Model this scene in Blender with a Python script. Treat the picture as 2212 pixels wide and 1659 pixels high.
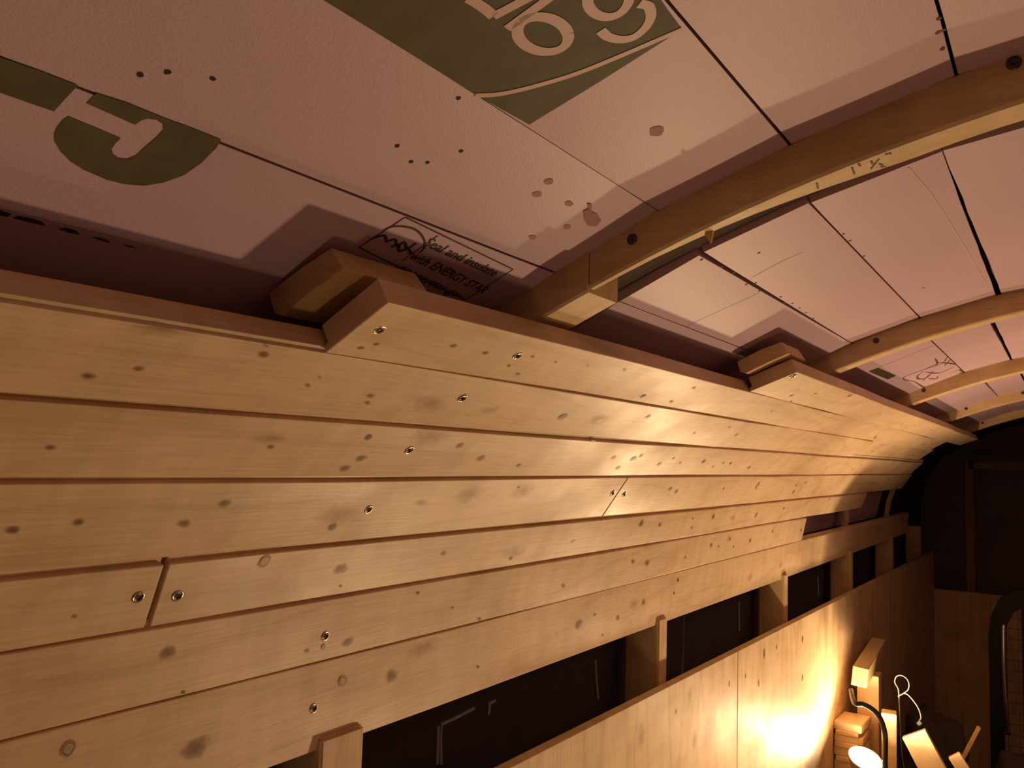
import bpy, bmesh, math, random
from mathutils import Vector, Matrix
random.seed(7)
for o in list(bpy.data.objects): bpy.data.objects.remove(o)
S = bpy.context.scene
COL = S.collection
ZO = 1.62                      # camera height above the floor; all coordinates below are relative to the camera

# ------------------------------------------------------------------ camera, world, lamp light, exposure
cam = bpy.data.cameras.new('camera'); co = bpy.data.objects.new('camera', cam); COL.objects.link(co)
cam.sensor_width = 36; cam.lens = 1790/2212*36; cam.clip_start = .01
Rm = [[0.830647, -0.021751, -0.556375], [0.55591, 0.088881, 0.826477], [0.031474, -0.995805, 0.08592]]
co.matrix_world = Matrix.Translation((0, 0, ZO)) @ Matrix(((Rm[0][0], -Rm[0][1], -Rm[0][2]), (Rm[1][0], -Rm[1][1], -Rm[1][2]), (Rm[2][0], -Rm[2][1], -Rm[2][2]))).to_4x4()
S.camera = co
W = bpy.data.worlds.new('world'); S.world = W; W.use_nodes = True
W.node_tree.nodes['Background'].inputs[0].default_value = (.55, .45, .6, 1)
W.node_tree.nodes['Background'].inputs[1].default_value = .02
S.view_settings.view_transform = 'Standard'; S.view_settings.look = 'None'
S.view_settings.gamma = 1; S.view_settings.use_curve_mapping = False
S.view_settings.exposure = 0.0
LAMP_POS = (-.462, 2.415, -.762)
LAMP_AXIS = (.32, -.30, .90)
LAMP_W = 20.0
LAMP_COL = (1, .66, .35)
# the main work lamp stands low in the aisle, just outside the frame, its reflector aimed back at the near wall
bl = bpy.data.lights.new('aisle_lamp_light', 'SPOT'); bl.energy = 43; bl.color = LAMP_COL; bl.shadow_soft_size = .035
bl.spot_size = math.radians(162); bl.spot_blend = .7
blo = bpy.data.objects.new('aisle_lamp_light', bl); COL.objects.link(blo)
blo.matrix_world = Matrix.Translation((.03, 1.78, ZO-1.18)) @ Vector((.28, .50, -.82)).to_track_quat('Z', 'Y').to_matrix().to_4x4()
# added weak fill low in front of the camera, standing in for bounced light
fl = bpy.data.lights.new('near_end_fill', 'POINT'); fl.energy = 3.2; fl.color = LAMP_COL; fl.shadow_soft_size = .08
flo = bpy.data.objects.new('near_end_fill', fl); COL.objects.link(flo); flo.location = (.12, .32, ZO-.95)

DATA = {"SEAM":[[-0.2887,0.1186],[-0.3504,0.0942],[-0.4039,0.0646],[-0.4601,0.0246],[-0.5082,-0.022],[-0.55,-0.0817],[-0.5715,-0.1347],[-0.5853,-0.1967],[-0.5957,-0.2825]],"KNOT":{"2":[[0.403,0.833,0.0022,1],[0.522,0.499,0.0022,1],[0.48,0.486,0.0024,1],[0.411,0.723,0.0019,1],[0.58,0.38,0.0019,1],[0.594,0.808,0.002,1],[0.619,0.391,0.0016,1],[0.848,0.801,0.0041,0],[0.67,0.317,0.0017,1],[0.738,0.232,0.0023,1],[0.928,0.817,0.0033,1],[0.927,0.274,0.0027,1],[0.568,0.666,0.0015,1],[1.271,0.476,0.0028,1]],"3":[[0.264,-0.056,0.006,2],[0.245,0.715,0.003,1],[0.338,0.176,0.0029,1],[0.269,0.563,0.0026,1],[0.393,0.522,0.0019,1],[0.396,0.384,0.0016,1],[0.53,0.601,0.0077,2],[0.458,0.579,0.0028,1],[0.463,0.7,0.0021,1],[0.616,0.591,0.0042,2],[0.743,0.569,0.0058,0],[0.824,0.559,0.0083,3],[1.278,0.525,0.0044,0],[1.116,0.616,0.0026,1],[0.923,0.316,0.0039,1],[0.334,-0.04,0.0014,0]],"4":[[0.402,0.389,0.0043,2],[0.407,0.51,0.0027,1],[0.251,0.606,0.0024,1],[0.497,0.293,0.0034,0],[0.508,0.663,0.0039,1],[0.572,0.209,0.009,2],[0.499,0.853,0.0039,1],[0.625,0.356,0.0039,1],[0.676,0.609,0.0042,1],[0.864,0.069,0.0049,0],[0.956,0.492,0.0041,1],[1.015,0.499,0.005,1],[1.03,0.411,0.0031,1],[1.117,0.642,0.004,1],[1.147,0.456,0.0027,1],[1.189,0.596,0.0028,1],[1.277,0.527,0.0044,0],[1.341,0.698,0.0031,1],[1.373,0.555,0.0031,1],[1.409,0.565,0.0032,0],[0.997,0.775,0.0043,1],[1.531,0.709,0.0043,1],[0.755,0.749,0.003,1]],"5":[[0.398,0.329,0.0041,1],[0.293,0.492,0.0027,1],[0.372,0.571,0.004,1],[0.254,0.542,0.0028,1],[0.527,0.764,0.0045,0],[0.528,0.579,0.0089,2],[0.7,0.35,0.0068,2],[0.803,0.298,0.0074,2],[1.235,0.378,0.0044,0],[1.268,0.465,0.0045,1],[1.676,0.369,0.0075,4],[1.485,0.431,0.0025,0],[1.973,0.43,0.0032,0],[0.629,0.44,0.0032,2],[0.789,0.231,0.0016,0]],"6":[[0.466,0.222,0.0057,4],[0.561,0.525,0.0056,1],[0.711,0.484,0.0035,1],[0.855,0.685,0.0079,2],[0.853,0.814,0.0034,0],[1.201,0.337,0.0065,0],[1.278,0.455,0.0038,0],[1.522,0.396,0.0061,1],[1.79,0.562,0.006,4],[0.568,0.848,0.0013,0],[0.315,0.697,0.0016,1],[1.431,0.703,0.0033,1],[1.988,0.409,0.0033,0],[1.686,0.06,0.0038,0],[1.0,0.616,0.0038,3]],"7":[[0.396,0.392,0.0057,1],[0.596,0.804,0.0049,1],[0.543,0.791,0.0025,1],[0.563,0.783,0.0026,4],[0.688,0.212,0.002,0],[0.756,0.614,0.0016,0],[1.005,0.673,0.0032,1],[1.217,0.44,0.0044,1],[1.274,0.548,0.0053,1],[1.44,0.626,0.0033,1],[1.667,0.34,0.0038,1],[1.803,0.535,0.005,1],[1.607,0.513,0.0027,0],[0.418,1.113,0.0015,0],[2.216,0.54,0.0036,0],[0.815,1.093,0.0027,0]],"8":[[0.33,0.211,0.0055,4],[0.437,0.547,0.009,1],[0.597,0.299,0.0054,4],[0.67,0.413,0.0067,1],[0.719,0.165,0.0071,2],[0.826,0.658,0.0022,0],[1.067,0.496,0.0073,1],[1.115,0.406,0.0027,0],[1.286,0.446,0.0054,1],[1.414,0.446,0.0033,0],[1.424,0.19,0.0041,0],[1.196,0.597,0.0043,1],[1.15,0.822,0.0028,0],[1.247,0.422,0.006,2]],"1":[[1.292,0.443,0.0042,1],[1.436,0.142,0.0046,1],[1.8,0.436,0.0028,1],[1.274,1.055,0.0028,0]]},"SCREW":{"1":[[1.098,0.145]],"2":[[0.4,0.48],[0.561,0.425]],"3":[[0.561,0.432]],"4":[[0.559,0.485]],"5":[[0.56,0.515],[1.039,0.425],[1.079,0.472]],"6":[[0.359,0.546],[0.392,0.605]],"7":[[0.563,0.621]],"8":[[0.563,0.513]]},"FOAM":{"0":[[-0.655,-0.32],[-0.648,-0.2],[-0.615,-0.07],[-0.535,0.045],[-0.43,0.112],[-0.3505,0.1518],[-0.2599,0.1921],[-0.1596,0.2256],[-0.0544,0.2519],[0.12,0.2757],[0.32,0.2724],[0.55,0.2282],[0.74,0.1592]],"1":[[-0.655,-0.32],[-0.648,-0.2],[-0.615,-0.07],[-0.535,0.045],[-0.43,0.112],[-0.3539,0.1501],[-0.2724,0.1873],[-0.1772,0.2203],[-0.0769,0.247],[0.12,0.2757],[0.32,0.2724],[0.55,0.2282],[0.74,0.1592]],"2":[[-0.655,-0.32],[-0.648,-0.2],[-0.615,-0.07],[-0.535,0.045],[-0.43,0.112],[-0.3505,0.1518],[-0.1897,0.2164],[-0.0995,0.2417],[0.12,0.2757],[0.32,0.2724],[0.55,0.2282],[0.74,0.1592]],"3":[[-0.655,-0.32],[-0.648,-0.2],[-0.615,-0.07],[-0.535,0.045],[-0.43,0.112],[-0.3505,0.1518],[-0.1722,0.2218],[-0.0945,0.243],[0.12,0.2757],[0.32,0.2724],[0.55,0.2282],[0.74,0.1592]],"4":[[-0.655,-0.32],[-0.648,-0.2],[-0.615,-0.07],[-0.535,0.045],[-0.43,0.112],[-0.3505,0.1518],[-0.1722,0.2218],[0.12,0.2757],[0.32,0.2724],[0.55,0.2282],[0.74,0.1592]]},"G":[[0.1869,1.0117],[0.2006,1.0263],[0.2191,1.0228],[0.2341,1.028],[0.2504,1.0269],[0.2518,0.9566],[0.2518,0.811],[0.2495,0.6822],[0.244,0.5752],[0.2367,0.5007],[0.2276,0.466],[0.2192,0.4588],[0.2063,0.48],[0.1985,0.5103],[0.1916,0.5584],[0.1865,0.6138],[0.184,0.6693],[0.1832,0.7202],[0.1833,0.7759],[0.1841,0.8083],[0.196,0.7992],[0.2096,0.7869],[0.2094,0.7413],[0.2098,0.6915],[0.2121,0.6606],[0.2159,0.6449],[0.2195,0.6587],[0.2216,0.7023],[0.2222,0.7904],[0.2231,0.8868],[0.223,0.9455],[0.2206,0.9813],[0.2165,0.9915],[0.213,0.9784],[0.2112,0.9494],[0.2104,0.9085],[0.1981,0.9188],[0.1864,0.9285]],"BAR":[[0.1398,1.0039],[0.1478,1.0045],[0.1623,1.0136],[0.1786,1.0155],[0.1781,0.9153],[0.1776,0.806],[0.1664,0.8039],[0.1557,0.8038],[0.1473,0.8054]],"DASH":[[[0.1834,-0.0129],[0.1877,-0.0064],[0.1935,-0.017],[0.1924,-0.0478],[0.1849,-0.0535]],[[0.1951,-0.0457],[0.1966,-0.0159],[0.2028,-0.0108],[0.2081,-0.0182],[0.2113,-0.0451],[0.2037,-0.0494]],[[0.217,-0.0469],[0.2201,-0.0206],[0.2253,-0.0195],[0.2294,-0.0501],[0.2235,-0.0558]],[[0.2352,-0.0475],[0.2386,-0.0311],[0.2449,-0.0438],[0.2468,-0.0631],[0.2409,-0.0577]],[[0.2527,-0.0447],[0.2573,-0.0368],[0.262,-0.0498],[0.2573,-0.0562]]],"HOLE0":[[0.196,0.2058],[0.2045,0.2797],[0.2229,0.3503],[0.3356,0.4645],[0.3537,0.4064],[0.3634,0.4513],[0.3738,0.635],[0.3362,0.9255]],"LOGO":[[0.2002,-0.0159],[0.235,-0.0082],[0.2774,-0.0026],[0.3433,0.0013],[0.3917,0.0245],[0.3917,0.4956],[0.3901,0.9675],[0.3702,0.9752],[0.3549,0.9852],[0.3238,1.0099]],"LN":[[[0.2821,0.3936],[0.2938,0.4024],[0.301,0.3992]],[[0.301,0.3992],[0.3041,0.5543],[0.3053,0.6277]],[[0.3133,0.3918],[0.3127,0.5827],[0.3124,0.6835]]],"LO":[[0.342,0.5633],[0.3447,0.5497],[0.3467,0.5325],[0.348,0.5125],[0.3484,0.4908],[0.348,0.4686],[0.3466,0.4471],[0.3445,0.4274],[0.3417,0.4107],[0.3384,0.3978],[0.3348,0.3895],[0.3311,0.3859],[0.3274,0.3873],[0.3239,0.3934],[0.3209,0.4039],[0.3185,0.4181],[0.3167,0.4353],[0.3156,0.4546],[0.3154,0.4751],[0.3158,0.4959],[0.3171,0.516],[0.319,0.5345],[0.3216,0.5506],[0.3246,0.5635],[0.328,0.5726],[0.3316,0.5773],[0.3353,0.5773],[0.3388,0.5726],[0.342,0.5633]],"LU":[[0.3238,0.774],[0.3317,0.7313],[0.3405,0.7251],[0.3476,0.7522],[0.3504,0.8018],[0.3479,0.8585],[0.3409,0.9098]],"LC":[[0.3523,0.8997],[0.3579,0.9228],[0.3653,0.9031],[0.3703,0.8625],[0.3731,0.8033],[0.3722,0.7514],[0.3672,0.7094],[0.3605,0.686],[0.3536,0.6843]],"SWEEP":[[0.3421,-0.0039],[0.3526,0.086],[0.3629,0.2332],[0.3733,0.4312],[0.3805,0.6437],[0.3854,0.8129],[0.3897,0.9668]],"STAMP":[[0.3934,0.9819],[0.5325,0.8675],[0.5287,0.3238],[0.3876,0.5517]],"STDIV":[[0.4322,0.9259],[0.4299,0.5547]],"STARC":[[0.3901,0.7888],[0.3922,0.8486],[0.3996,0.8915],[0.4098,0.9054],[0.4201,0.8734],[0.4289,0.8183],[0.434,0.756],[0.435,0.6936]],"STLN":[[[0.4297,0.8353],[0.523,0.7569]],[[0.4317,0.6511],[0.5366,0.5104]],[[0.4348,0.4864],[0.5221,0.356]]],"SCR":[[[0.3897,0.6939],[0.3949,0.7444],[0.4012,0.6991],[0.405,0.7428],[0.4127,0.6893],[0.4139,0.747],[0.4221,0.7006],[0.4234,0.7789]],[[0.4093,0.6603],[0.4125,0.7014],[0.4191,0.6403],[0.4225,0.696],[0.4305,0.6527]]],"PENC":[[[0.5857,-0.1192],[0.5997,-0.1204]],[[0.5836,-0.1147],[0.5898,-0.1145]],[[0.5878,-0.1074],[0.5945,-0.1075]],[[0.5893,-0.1025],[0.6023,-0.1101]],[[0.5982,-0.1043],[0.6028,-0.1027],[0.606,-0.1041],[0.6086,-0.1015]],[[0.5846,-0.0976],[0.5878,-0.0971]],[[0.5857,-0.0957],[0.5893,-0.0952]],[[0.5883,-0.1431],[0.5997,-0.145]]],"SCRIB":[[[1.7817,0.9992],[1.8409,0.8998],[1.8294,0.7283],[1.8308,0.4638],[1.9532,0.4991]],[[1.7503,0.8897],[1.8175,0.8631],[1.8311,0.8233]],[[1.8121,0.8848],[1.8783,0.9582],[1.9445,1.0138]],[[1.8791,0.8971],[1.8292,1.0025]],[[1.8459,0.6906],[1.8761,0.5912],[1.9253,0.5619],[1.951,0.6306],[1.8949,0.7628]],[[1.9718,0.5748],[1.9233,0.6908]],[[1.8651,0.6873],[1.9529,0.7826],[1.9439,0.9646]],[[1.9706,0.6408],[2.0212,0.6935],[1.9934,0.7402]],[[2.0232,0.9011],[2.0199,0.9805],[2.08,0.9837],[2.0627,0.9415]],[[1.9532,0.4991],[2.0699,0.494],[2.0897,0.5191]],[[1.8121,0.8848],[1.8294,0.7283]]],"SCRLINE":[[1.6029,0.4307],[1.6046,0.694],[1.6052,0.9825]],"SCRPATCH":[[1.604,0.4183],[1.7707,0.4422],[1.7752,0.3401],[1.6027,0.3182]],"MARK1":[[0.8306,0.0664],[0.8223,0.3632],[0.8211,0.6271]],"PEN1":[[0.869,0.0004],[0.8777,0.4839],[0.8877,0.9483]],"DENT":[[0.4705,0.4716]],"TEAR":[[0.5156,0.6737],[0.5165,0.7103],[0.5088,0.7478],[0.5137,0.7601],[0.5217,0.7044],[0.5314,0.7068],[0.5427,0.6756],[0.547,0.6076],[0.5391,0.5761],[0.5284,0.6054]],"SMUDGE":[[0.4614,0.6113],[0.496,0.6696],[0.4561,0.7462],[0.5231,0.4787],[0.5073,0.2544]],"PKNOT":[[1.894,-0.423,0.009,1],[1.855,-0.479,0.005,0],[1.767,-0.446,0.003,0],[2.216,-0.443,0.006,0],[2.216,-0.538,0.006,0],[1.931,-0.581,0.008,1],[1.394,-0.433,0.003,0],[1.666,-0.442,0.004,0],[1.989,-0.424,0.004,0],[1.254,-0.438,0.013,2],[1.482,-0.504,0.012,2],[1.457,-0.417,0.01,2]],"DRIP":[[[0.863,-0.394],[0.86,-0.36],[0.861,-0.344],[0.891,-0.343],[0.931,-0.34]],[[0.855,-0.391],[0.854,-0.344]],[[0.967,-0.343],[0.965,-0.356]],[[0.964,-0.342],[0.981,-0.341]],[[1.275,-0.339],[1.28,-0.371],[1.288,-0.406]],[[2.01,-0.336],[2.015,-0.405]],[[1.127,-0.307],[1.127,-0.316]],[[2.77,-0.35],[2.782,-0.416]]],"SCORE":[[0.7115,0.7484],[0.817,0.8151],[0.9831,0.8593],[1.2335,0.9147]],"CRUMB":[[1,5,[[0.7165,0.9447],[0.8415,0.9573],[0.8819,0.9703],[0.968,0.995]]],[1,6,[[0.7618,-0.0099],[0.7927,-0.0012],[0.8526,0.0288],[0.9398,0.0463],[0.985,0.0532],[1.0172,0.0485],[1.0503,0.0401],[1.0917,0.0263],[0.7693,0.3407]]],[1,7,[[0.8181,0.0278],[0.8466,0.0273],[0.9154,0.0233],[1.1475,0.2866]]],[0,8,[[0.5674,-0.0238],[0.5146,-0.0017]]],[0,7,[[0.5143,0.9701],[0.5363,0.9692],[0.4991,0.9915]]]]}

# ------------------------------------------------------------------ materials
def lin(r, g, b): return (r, g, b, 1)
def newmat(name):
    m = bpy.data.materials.new(name); m.use_nodes = True
    return m, m.node_tree.nodes, m.node_tree.links, m.node_tree.nodes['Principled BSDF']
def wood(name, light, dark, axis='Y', rough=.42, spec=.35, grain=1.0):
    m, n, l, p = newmat(name)
    tc = n.new('ShaderNodeTexCoord'); oi = n.new('ShaderNodeObjectInfo')
    add = n.new('ShaderNodeVectorMath'); add.operation = 'ADD'
    sc = n.new('ShaderNodeVectorMath'); sc.operation = 'SCALE'
    cmb = n.new('ShaderNodeCombineXYZ')
    for i in range(3): l.new(oi.outputs['Random'], cmb.inputs[i])
    l.new(cmb.outputs[0], sc.inputs[0]); sc.inputs['Scale'].default_value = 13.7
    l.new(tc.outputs['Object'], add.inputs[0]); l.new(sc.outputs[0], add.inputs[1])
    mp = n.new('ShaderNodeMapping'); l.new(add.outputs[0], mp.inputs[0])
    s = {'Y': (1, .045, 1), 'X': (.045, 1, 1), 'Z': (1, 1, .045)}[axis]
    mp.inputs['Scale'].default_value = s
    fine = n.new('ShaderNodeTexNoise'); fine.inputs['Scale'].default_value = 420; fine.inputs['Detail'].default_value = 4
    l.new(mp.outputs[0], fine.inputs[0])
    mp2 = n.new('ShaderNodeMapping'); l.new(add.outputs[0], mp2.inputs[0])
    mp2.inputs['Scale'].default_value = tuple(.16 if v < 1 else 1 for v in s)
    ring = n.new('ShaderNodeTexNoise'); ring.inputs['Scale'].default_value = 9; ring.inputs['Detail'].default_value = 1.5
    l.new(mp2.outputs[0], ring.inputs[0])
    mul = n.new('ShaderNodeMath'); mul.operation = 'MULTIPLY'; mul.inputs[1].default_value = 13
    l.new(ring.outputs[0], mul.inputs[0])
    sn = n.new('ShaderNodeMath'); sn.operation = 'PINGPONG'; sn.inputs[1].default_value = 1
    l.new(mul.outputs[0], sn.inputs[0])
    pw = n.new('ShaderNodeMath'); pw.operation = 'POWER'; pw.inputs[1].default_value = 3
    l.new(sn.outputs[0], pw.inputs[0])
    blot = n.new('ShaderNodeTexNoise'); blot.inputs['Scale'].default_value = 14; blot.inputs['Detail'].default_value = 2
    mp3 = n.new('ShaderNodeMapping'); l.new(add.outputs[0], mp3.inputs[0]); mp3.inputs['Scale'].default_value = (1, .7, 1)
    l.new(mp3.outputs[0], blot.inputs[0])
    a = n.new('ShaderNodeMath'); a.operation = 'MULTIPLY_ADD'; a.inputs[1].default_value = .30*grain; l.new(pw.outputs[0], a.inputs[0])
    b = n.new('ShaderNodeMath'); b.operation = 'MULTIPLY_ADD'; b.inputs[1].default_value = .9*grain; b.inputs[2].default_value = -.28*grain
    l.new(fine.outputs[0], b.inputs[0]); l.new(b.outputs[0], a.inputs[2])
    c = n.new('ShaderNodeMath'); c.operation = 'MULTIPLY_ADD'; c.inputs[1].default_value = .9; l.new(blot.outputs[0], c.inputs[0])
    d = n.new('ShaderNodeMath'); d.operation = 'ADD'; d.inputs[1].default_value = -.42
    l.new(a.outputs[0], d.inputs[0]); l.new(d.outputs[0], c.inputs[2])
    mix = n.new('ShaderNodeMix'); mix.data_type = 'RGBA'; mix.clamp_factor = True
    l.new(c.outputs[0], mix.inputs[0]); mix.inputs[6].default_value = lin(*light); mix.inputs[7].default_value = lin(*dark)
    l.new(mix.outputs[2], p.inputs['Base Color'])
    rr = n.new('ShaderNodeMapRange'); l.new(blot.outputs[0], rr.inputs[0]); rr.inputs[3].default_value = rough-.1; rr.inputs[4].default_value = rough+.16
    l.new(rr.outputs[0], p.inputs['Roughness']); p.inputs['Specular IOR Level'].default_value = spec
    mb = n.new('ShaderNodeMapping'); l.new(add.outputs[0], mb.inputs[0]); mb.inputs['Scale'].default_value = tuple(1 if v < 1 else .22 for v in s)
    bn = n.new('ShaderNodeTexNoise'); bn.inputs['Scale'].default_value = 38; bn.inputs['Detail'].default_value = 3; bn.inputs['Roughness'].default_value = .6; l.new(mb.outputs[0], bn.inputs[0])
    bc = n.new('ShaderNodeMapRange'); l.new(bn.outputs[0], bc.inputs[0]); bc.inputs[1].default_value = .42; bc.inputs[2].default_value = .62; bc.inputs[3].default_value = 1.04; bc.inputs[4].default_value = .955
    hs = n.new('ShaderNodeVectorMath'); hs.operation = 'SCALE'; l.new(mix.outputs[2], hs.inputs[0]); l.new(bc.outputs[0], hs.inputs['Scale']); l.new(hs.outputs[0], p.inputs['Base Color'])
    bp = n.new('ShaderNodeBump'); bp.inputs['Strength'].default_value = .12; bp.inputs['Distance'].default_value = .001
    l.new(fine.outputs[0], bp.inputs['Height'])
    bp2 = n.new('ShaderNodeBump'); bp2.inputs['Strength'].default_value = .35; bp2.inputs['Distance'].default_value = .0016
    l.new(blot.outputs[0], bp2.inputs['Height']); l.new(bp.outputs[0], bp2.inputs['Normal'])
    bp3 = n.new('ShaderNodeBump'); bp3.inputs['Strength'].default_value = .2; bp3.inputs['Distance'].default_value = .0008
    l.new(bn.outputs[0], bp3.inputs['Height']); l.new(bp2.outputs[0], bp3.inputs['Normal']); l.new(bp3.outputs[0], p.inputs['Normal'])
    return m
PINE = wood('pine_boards', (.77, .575, .385), (.50, .32, .17))
PINE_X = wood('pine_strapping', (.74, .54, .30), (.48, .29, .12), 'X', .5)
PINE_Z = wood('pine_studs', (.74, .55, .33), (.48, .30, .14), 'Z', .5)
PLY = wood('plywood', (.76, .57, .36), (.50, .32, .16), 'Z', .5, .3, 1.3)
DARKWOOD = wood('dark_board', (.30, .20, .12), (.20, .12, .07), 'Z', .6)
SCRAP = wood('offcuts', (.78, .58, .34), (.6, .40, .2), 'X', .5)

def plain(name, col, rough=.6, metal=0, spec=.3, noise=0, nscale=30, bump=0):
    m, n, l, p = newmat(name)
    p.inputs['Base Color'].default_value = lin(*col); p.inputs['Roughness'].default_value = rough
    p.inputs['Metallic'].default_value = metal; p.inputs['Specular IOR Level'].default_value = spec
    tc = n.new('ShaderNodeTexCoord'); t = n.new('ShaderNodeTexNoise'); t.inputs['Scale'].default_value = nscale; t.inputs['Detail'].default_value = 4
    l.new(tc.outputs['Object'], t.inputs[0])
    mix = n.new('ShaderNodeMix'); mix.data_type = 'RGBA'
    mix.inputs[6].default_value = lin(*[c*(1-noise) for c in col]); mix.inputs[7].default_value = lin(*[min(1, c*(1+noise)) for c in col])
    l.new(t.outputs[0], mix.inputs[0]); l.new(mix.outputs[2], p.inputs['Base Color'])
    if bump:
        b = n.new('ShaderNodeBump'); b.inputs['Strength'].default_value = bump; b.inputs['Distance'].default_value = .001
        l.new(t.outputs[0], b.inputs['Height']); l.new(b.outputs[0], p.inputs['Normal'])
    return m
def foam_mat():
    m, n, l, p = newmat('pink_foam')
    tc = n.new('ShaderNodeTexCoord')
    t = n.new('ShaderNodeTexNoise'); t.inputs['Scale'].default_value = 5; t.inputs['Detail'].default_value = 5
    l.new(tc.outputs['Object'], t.inputs[0])
    f = n.new('ShaderNodeTexNoise'); f.inputs['Scale'].default_value = 900; f.inputs['Detail'].default_value = 2
    l.new(tc.outputs['Object'], f.inputs[0])
    mix = n.new('ShaderNodeMix'); mix.data_type = 'RGBA'; l.new(t.outputs[0], mix.inputs[0])
    mix.inputs[6].default_value = lin(.57, .385, .50); mix.inputs[7].default_value = lin(.65, .47, .55)
    mx = n.new('ShaderNodeMix'); mx.data_type = 'RGBA'; mx.blend_type = 'OVERLAY'; mx.inputs[0].default_value = .22
    l.new(mix.outputs[2], mx.inputs[6]); l.new(f.outputs[0], mx.inputs[7]); l.new(mx.outputs[2], p.inputs['Base Color'])
    p.inputs['Roughness'].default_value = .47; p.inputs['Specular IOR Level'].default_value = .38
    b = n.new('ShaderNodeBump'); b.inputs['Strength'].default_value = .25; b.inputs['Distance'].default_value = .0006
    l.new(f.outputs[0], b.inputs['Height'])
    b2 = n.new('ShaderNodeBump'); b2.inputs['Strength'].default_value = .3; b2.inputs['Distance'].default_value = .004
    l.new(t.outputs[0], b2.inputs['Height']); l.new(b.outputs[0], b2.inputs['Normal']); l.new(b2.outputs[0], p.inputs['Normal'])
    return m
FOAM = foam_mat()
SKIN = plain('painted_bus_skin', (.075, .066, .078), .7, 0, .3, .3)
STRIP = plain('dark_brown_strip', (.10, .068, .06), .9, 0, .05, .2)
INK = plain('printed_green_ink', (.115, .10, .055), .6, 0, .2, .35, 60)
INKD = plain('printed_dark_ink', (.07, .055, .035), .6, 0, .2, .3, 60)
INKL = plain('unprinted_foam_lettering', (.66, .47, .46), .5, 0, .3, .08)
PENCIL = plain('pencil_mark', (.12, .06, .03), .6)
HOLE = plain('dark_puncture', (.05, .028, .02), .8)
SMEAR = plain('foam_dent', (.42, .28, .25), .8)
SMEAR2 = plain('foam_chip', (.20, .10, .07), .9)
TEAR = plain('torn_foam', (.42, .25, .27), .8, 0, .1, .3, 200, .5)
STEEL = plain('dark_screw_steel', (.10, .10, .13), .35, .9)
BRASS = plain('bright_screw_steel', (.75, .66, .5), .22, 1)
CHROME = plain('chrome', (.7, .72, .75), .18, 1)
BLACK = plain('black_rubber', (.012, .012, .014), .5, 0, .4)
WHITEC = plain('white_cable', (.38, .36, .33), .4)
GLUE = plain('dried_glue_drip', (.52, .54, .60), .5, 0, .4, .3, 150)
FLOORM = plain('dark_floor', (.14, .10, .08), .8, 0, .2, .4, 12)
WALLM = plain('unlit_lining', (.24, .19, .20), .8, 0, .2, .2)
REFL = plain('spun_aluminium', (.75, .75, .72), .35, 1)
CLOTH = plain('grey_cloth', (.10, .085, .08), .9, 0, .1, .3, 20, .5)
MESHM = plain('purple_net', (.10, .05, .07), .8)

def knotmat(name, core, edge, r0, r1, ring=0, amax=1):
    m, n, l, p = newmat(name)
    uv = n.new('ShaderNodeUVMap'); ln = n.new('ShaderNodeVectorMath'); ln.operation = 'LENGTH'
    ns = n.new('ShaderNodeTexNoise'); tc = n.new('ShaderNodeTexCoord'); ns.inputs['Scale'].default_value = 110; l.new(tc.outputs['Object'], ns.inputs[0])
    l.new(uv.outputs[0], ln.inputs[0])
    ad = n.new('ShaderNodeMath'); ad.operation = 'MULTIPLY_ADD'; ad.inputs[1].default_value = .9; ad.inputs[2].default_value = -.45
    l.new(ns.outputs[0], ad.inputs[0])
    sm = n.new('ShaderNodeMath'); sm.operation = 'ADD'; l.new(ad.outputs[0], sm.inputs[0]); l.new(ln.outputs['Value'], sm.inputs[1])
    cr = n.new('ShaderNodeValToRGB'); e = cr.color_ramp.elements
    e[0].position = 0; e[0].color = lin(*core); e[1].position = r1; e[1].color = lin(*edge)
    if ring:
        e[1].position = .45
        x = e.new(.62); x.color = lin(.10, .045, .02); x = e.new(.78); x.color = lin(*edge)
    l.new(sm.outputs[0], cr.inputs[0]); l.new(cr.outputs[0], p.inputs['Base Color'])
    mr = n.new('ShaderNodeMapRange'); mr.inputs[1].default_value = r0; mr.inputs[2].default_value = r1; mr.inputs[3].default_value = amax; mr.inputs[4].default_value = 0
    l.new(sm.outputs[0], mr.inputs[0]); l.new(mr.outputs[0], p.inputs['Alpha'])
    p.inputs['Roughness'].default_value = .5
    return m
KM = [knotmat('dark_knot', (.035, .015, .007), (.30, .16, .07), .35, .95),
      knotmat('brown_knot', (.15, .065, .03), (.45, .27, .13), .2, .85, 0, .9),
      knotmat('soft_grain_swirl', (.34, .20, .10), (.5, .34, .18), .0, .9, 0, .38),
      knotmat('chipped_grain', (.92, .78, .52), (.75, .55, .32), .2, .95, 0, .8),
      knotmat('ringed_knot', (.42, .25, .13), (.5, .32, .17), .7, .98, 1)]

# ------------------------------------------------------------------ helpers
def P(x, y, z): return (x, y, z+ZO)
def link(name, bm, mat, parent=None, smooth=False, mats=None):
    me = bpy.data.meshes.new(name); bmesh.ops.recalc_face_normals(bm, faces=bm.faces[:]) if not mats else None
    bm.to_mesh(me); bm.free()
    for mm in (mats or [mat]): me.materials.append(mm)
    if smooth:
        for p in me.polygons: p.use_smooth = True
    o = bpy.data.objects.new(name, me); COL.objects.link(o)
    if parent: o.parent = parent
    return o
def tag(o, label, cat, group=None):
    o['label'] = label; o['category'] = cat
    if group: o['group'] = group
    return o
def hexa(bm, v):           # v: 8 points, bottom 4 then top 4
    vs = [bm.verts.new(P(*p)) for p in v]
    for f in ((3, 2, 1, 0), (4, 5, 6, 7), (0, 1, 5, 4), (1, 2, 6, 5), (2, 3, 7, 6), (3, 0, 4, 7)): bm.faces.new([vs[i] for i in f])
    return vs
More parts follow.
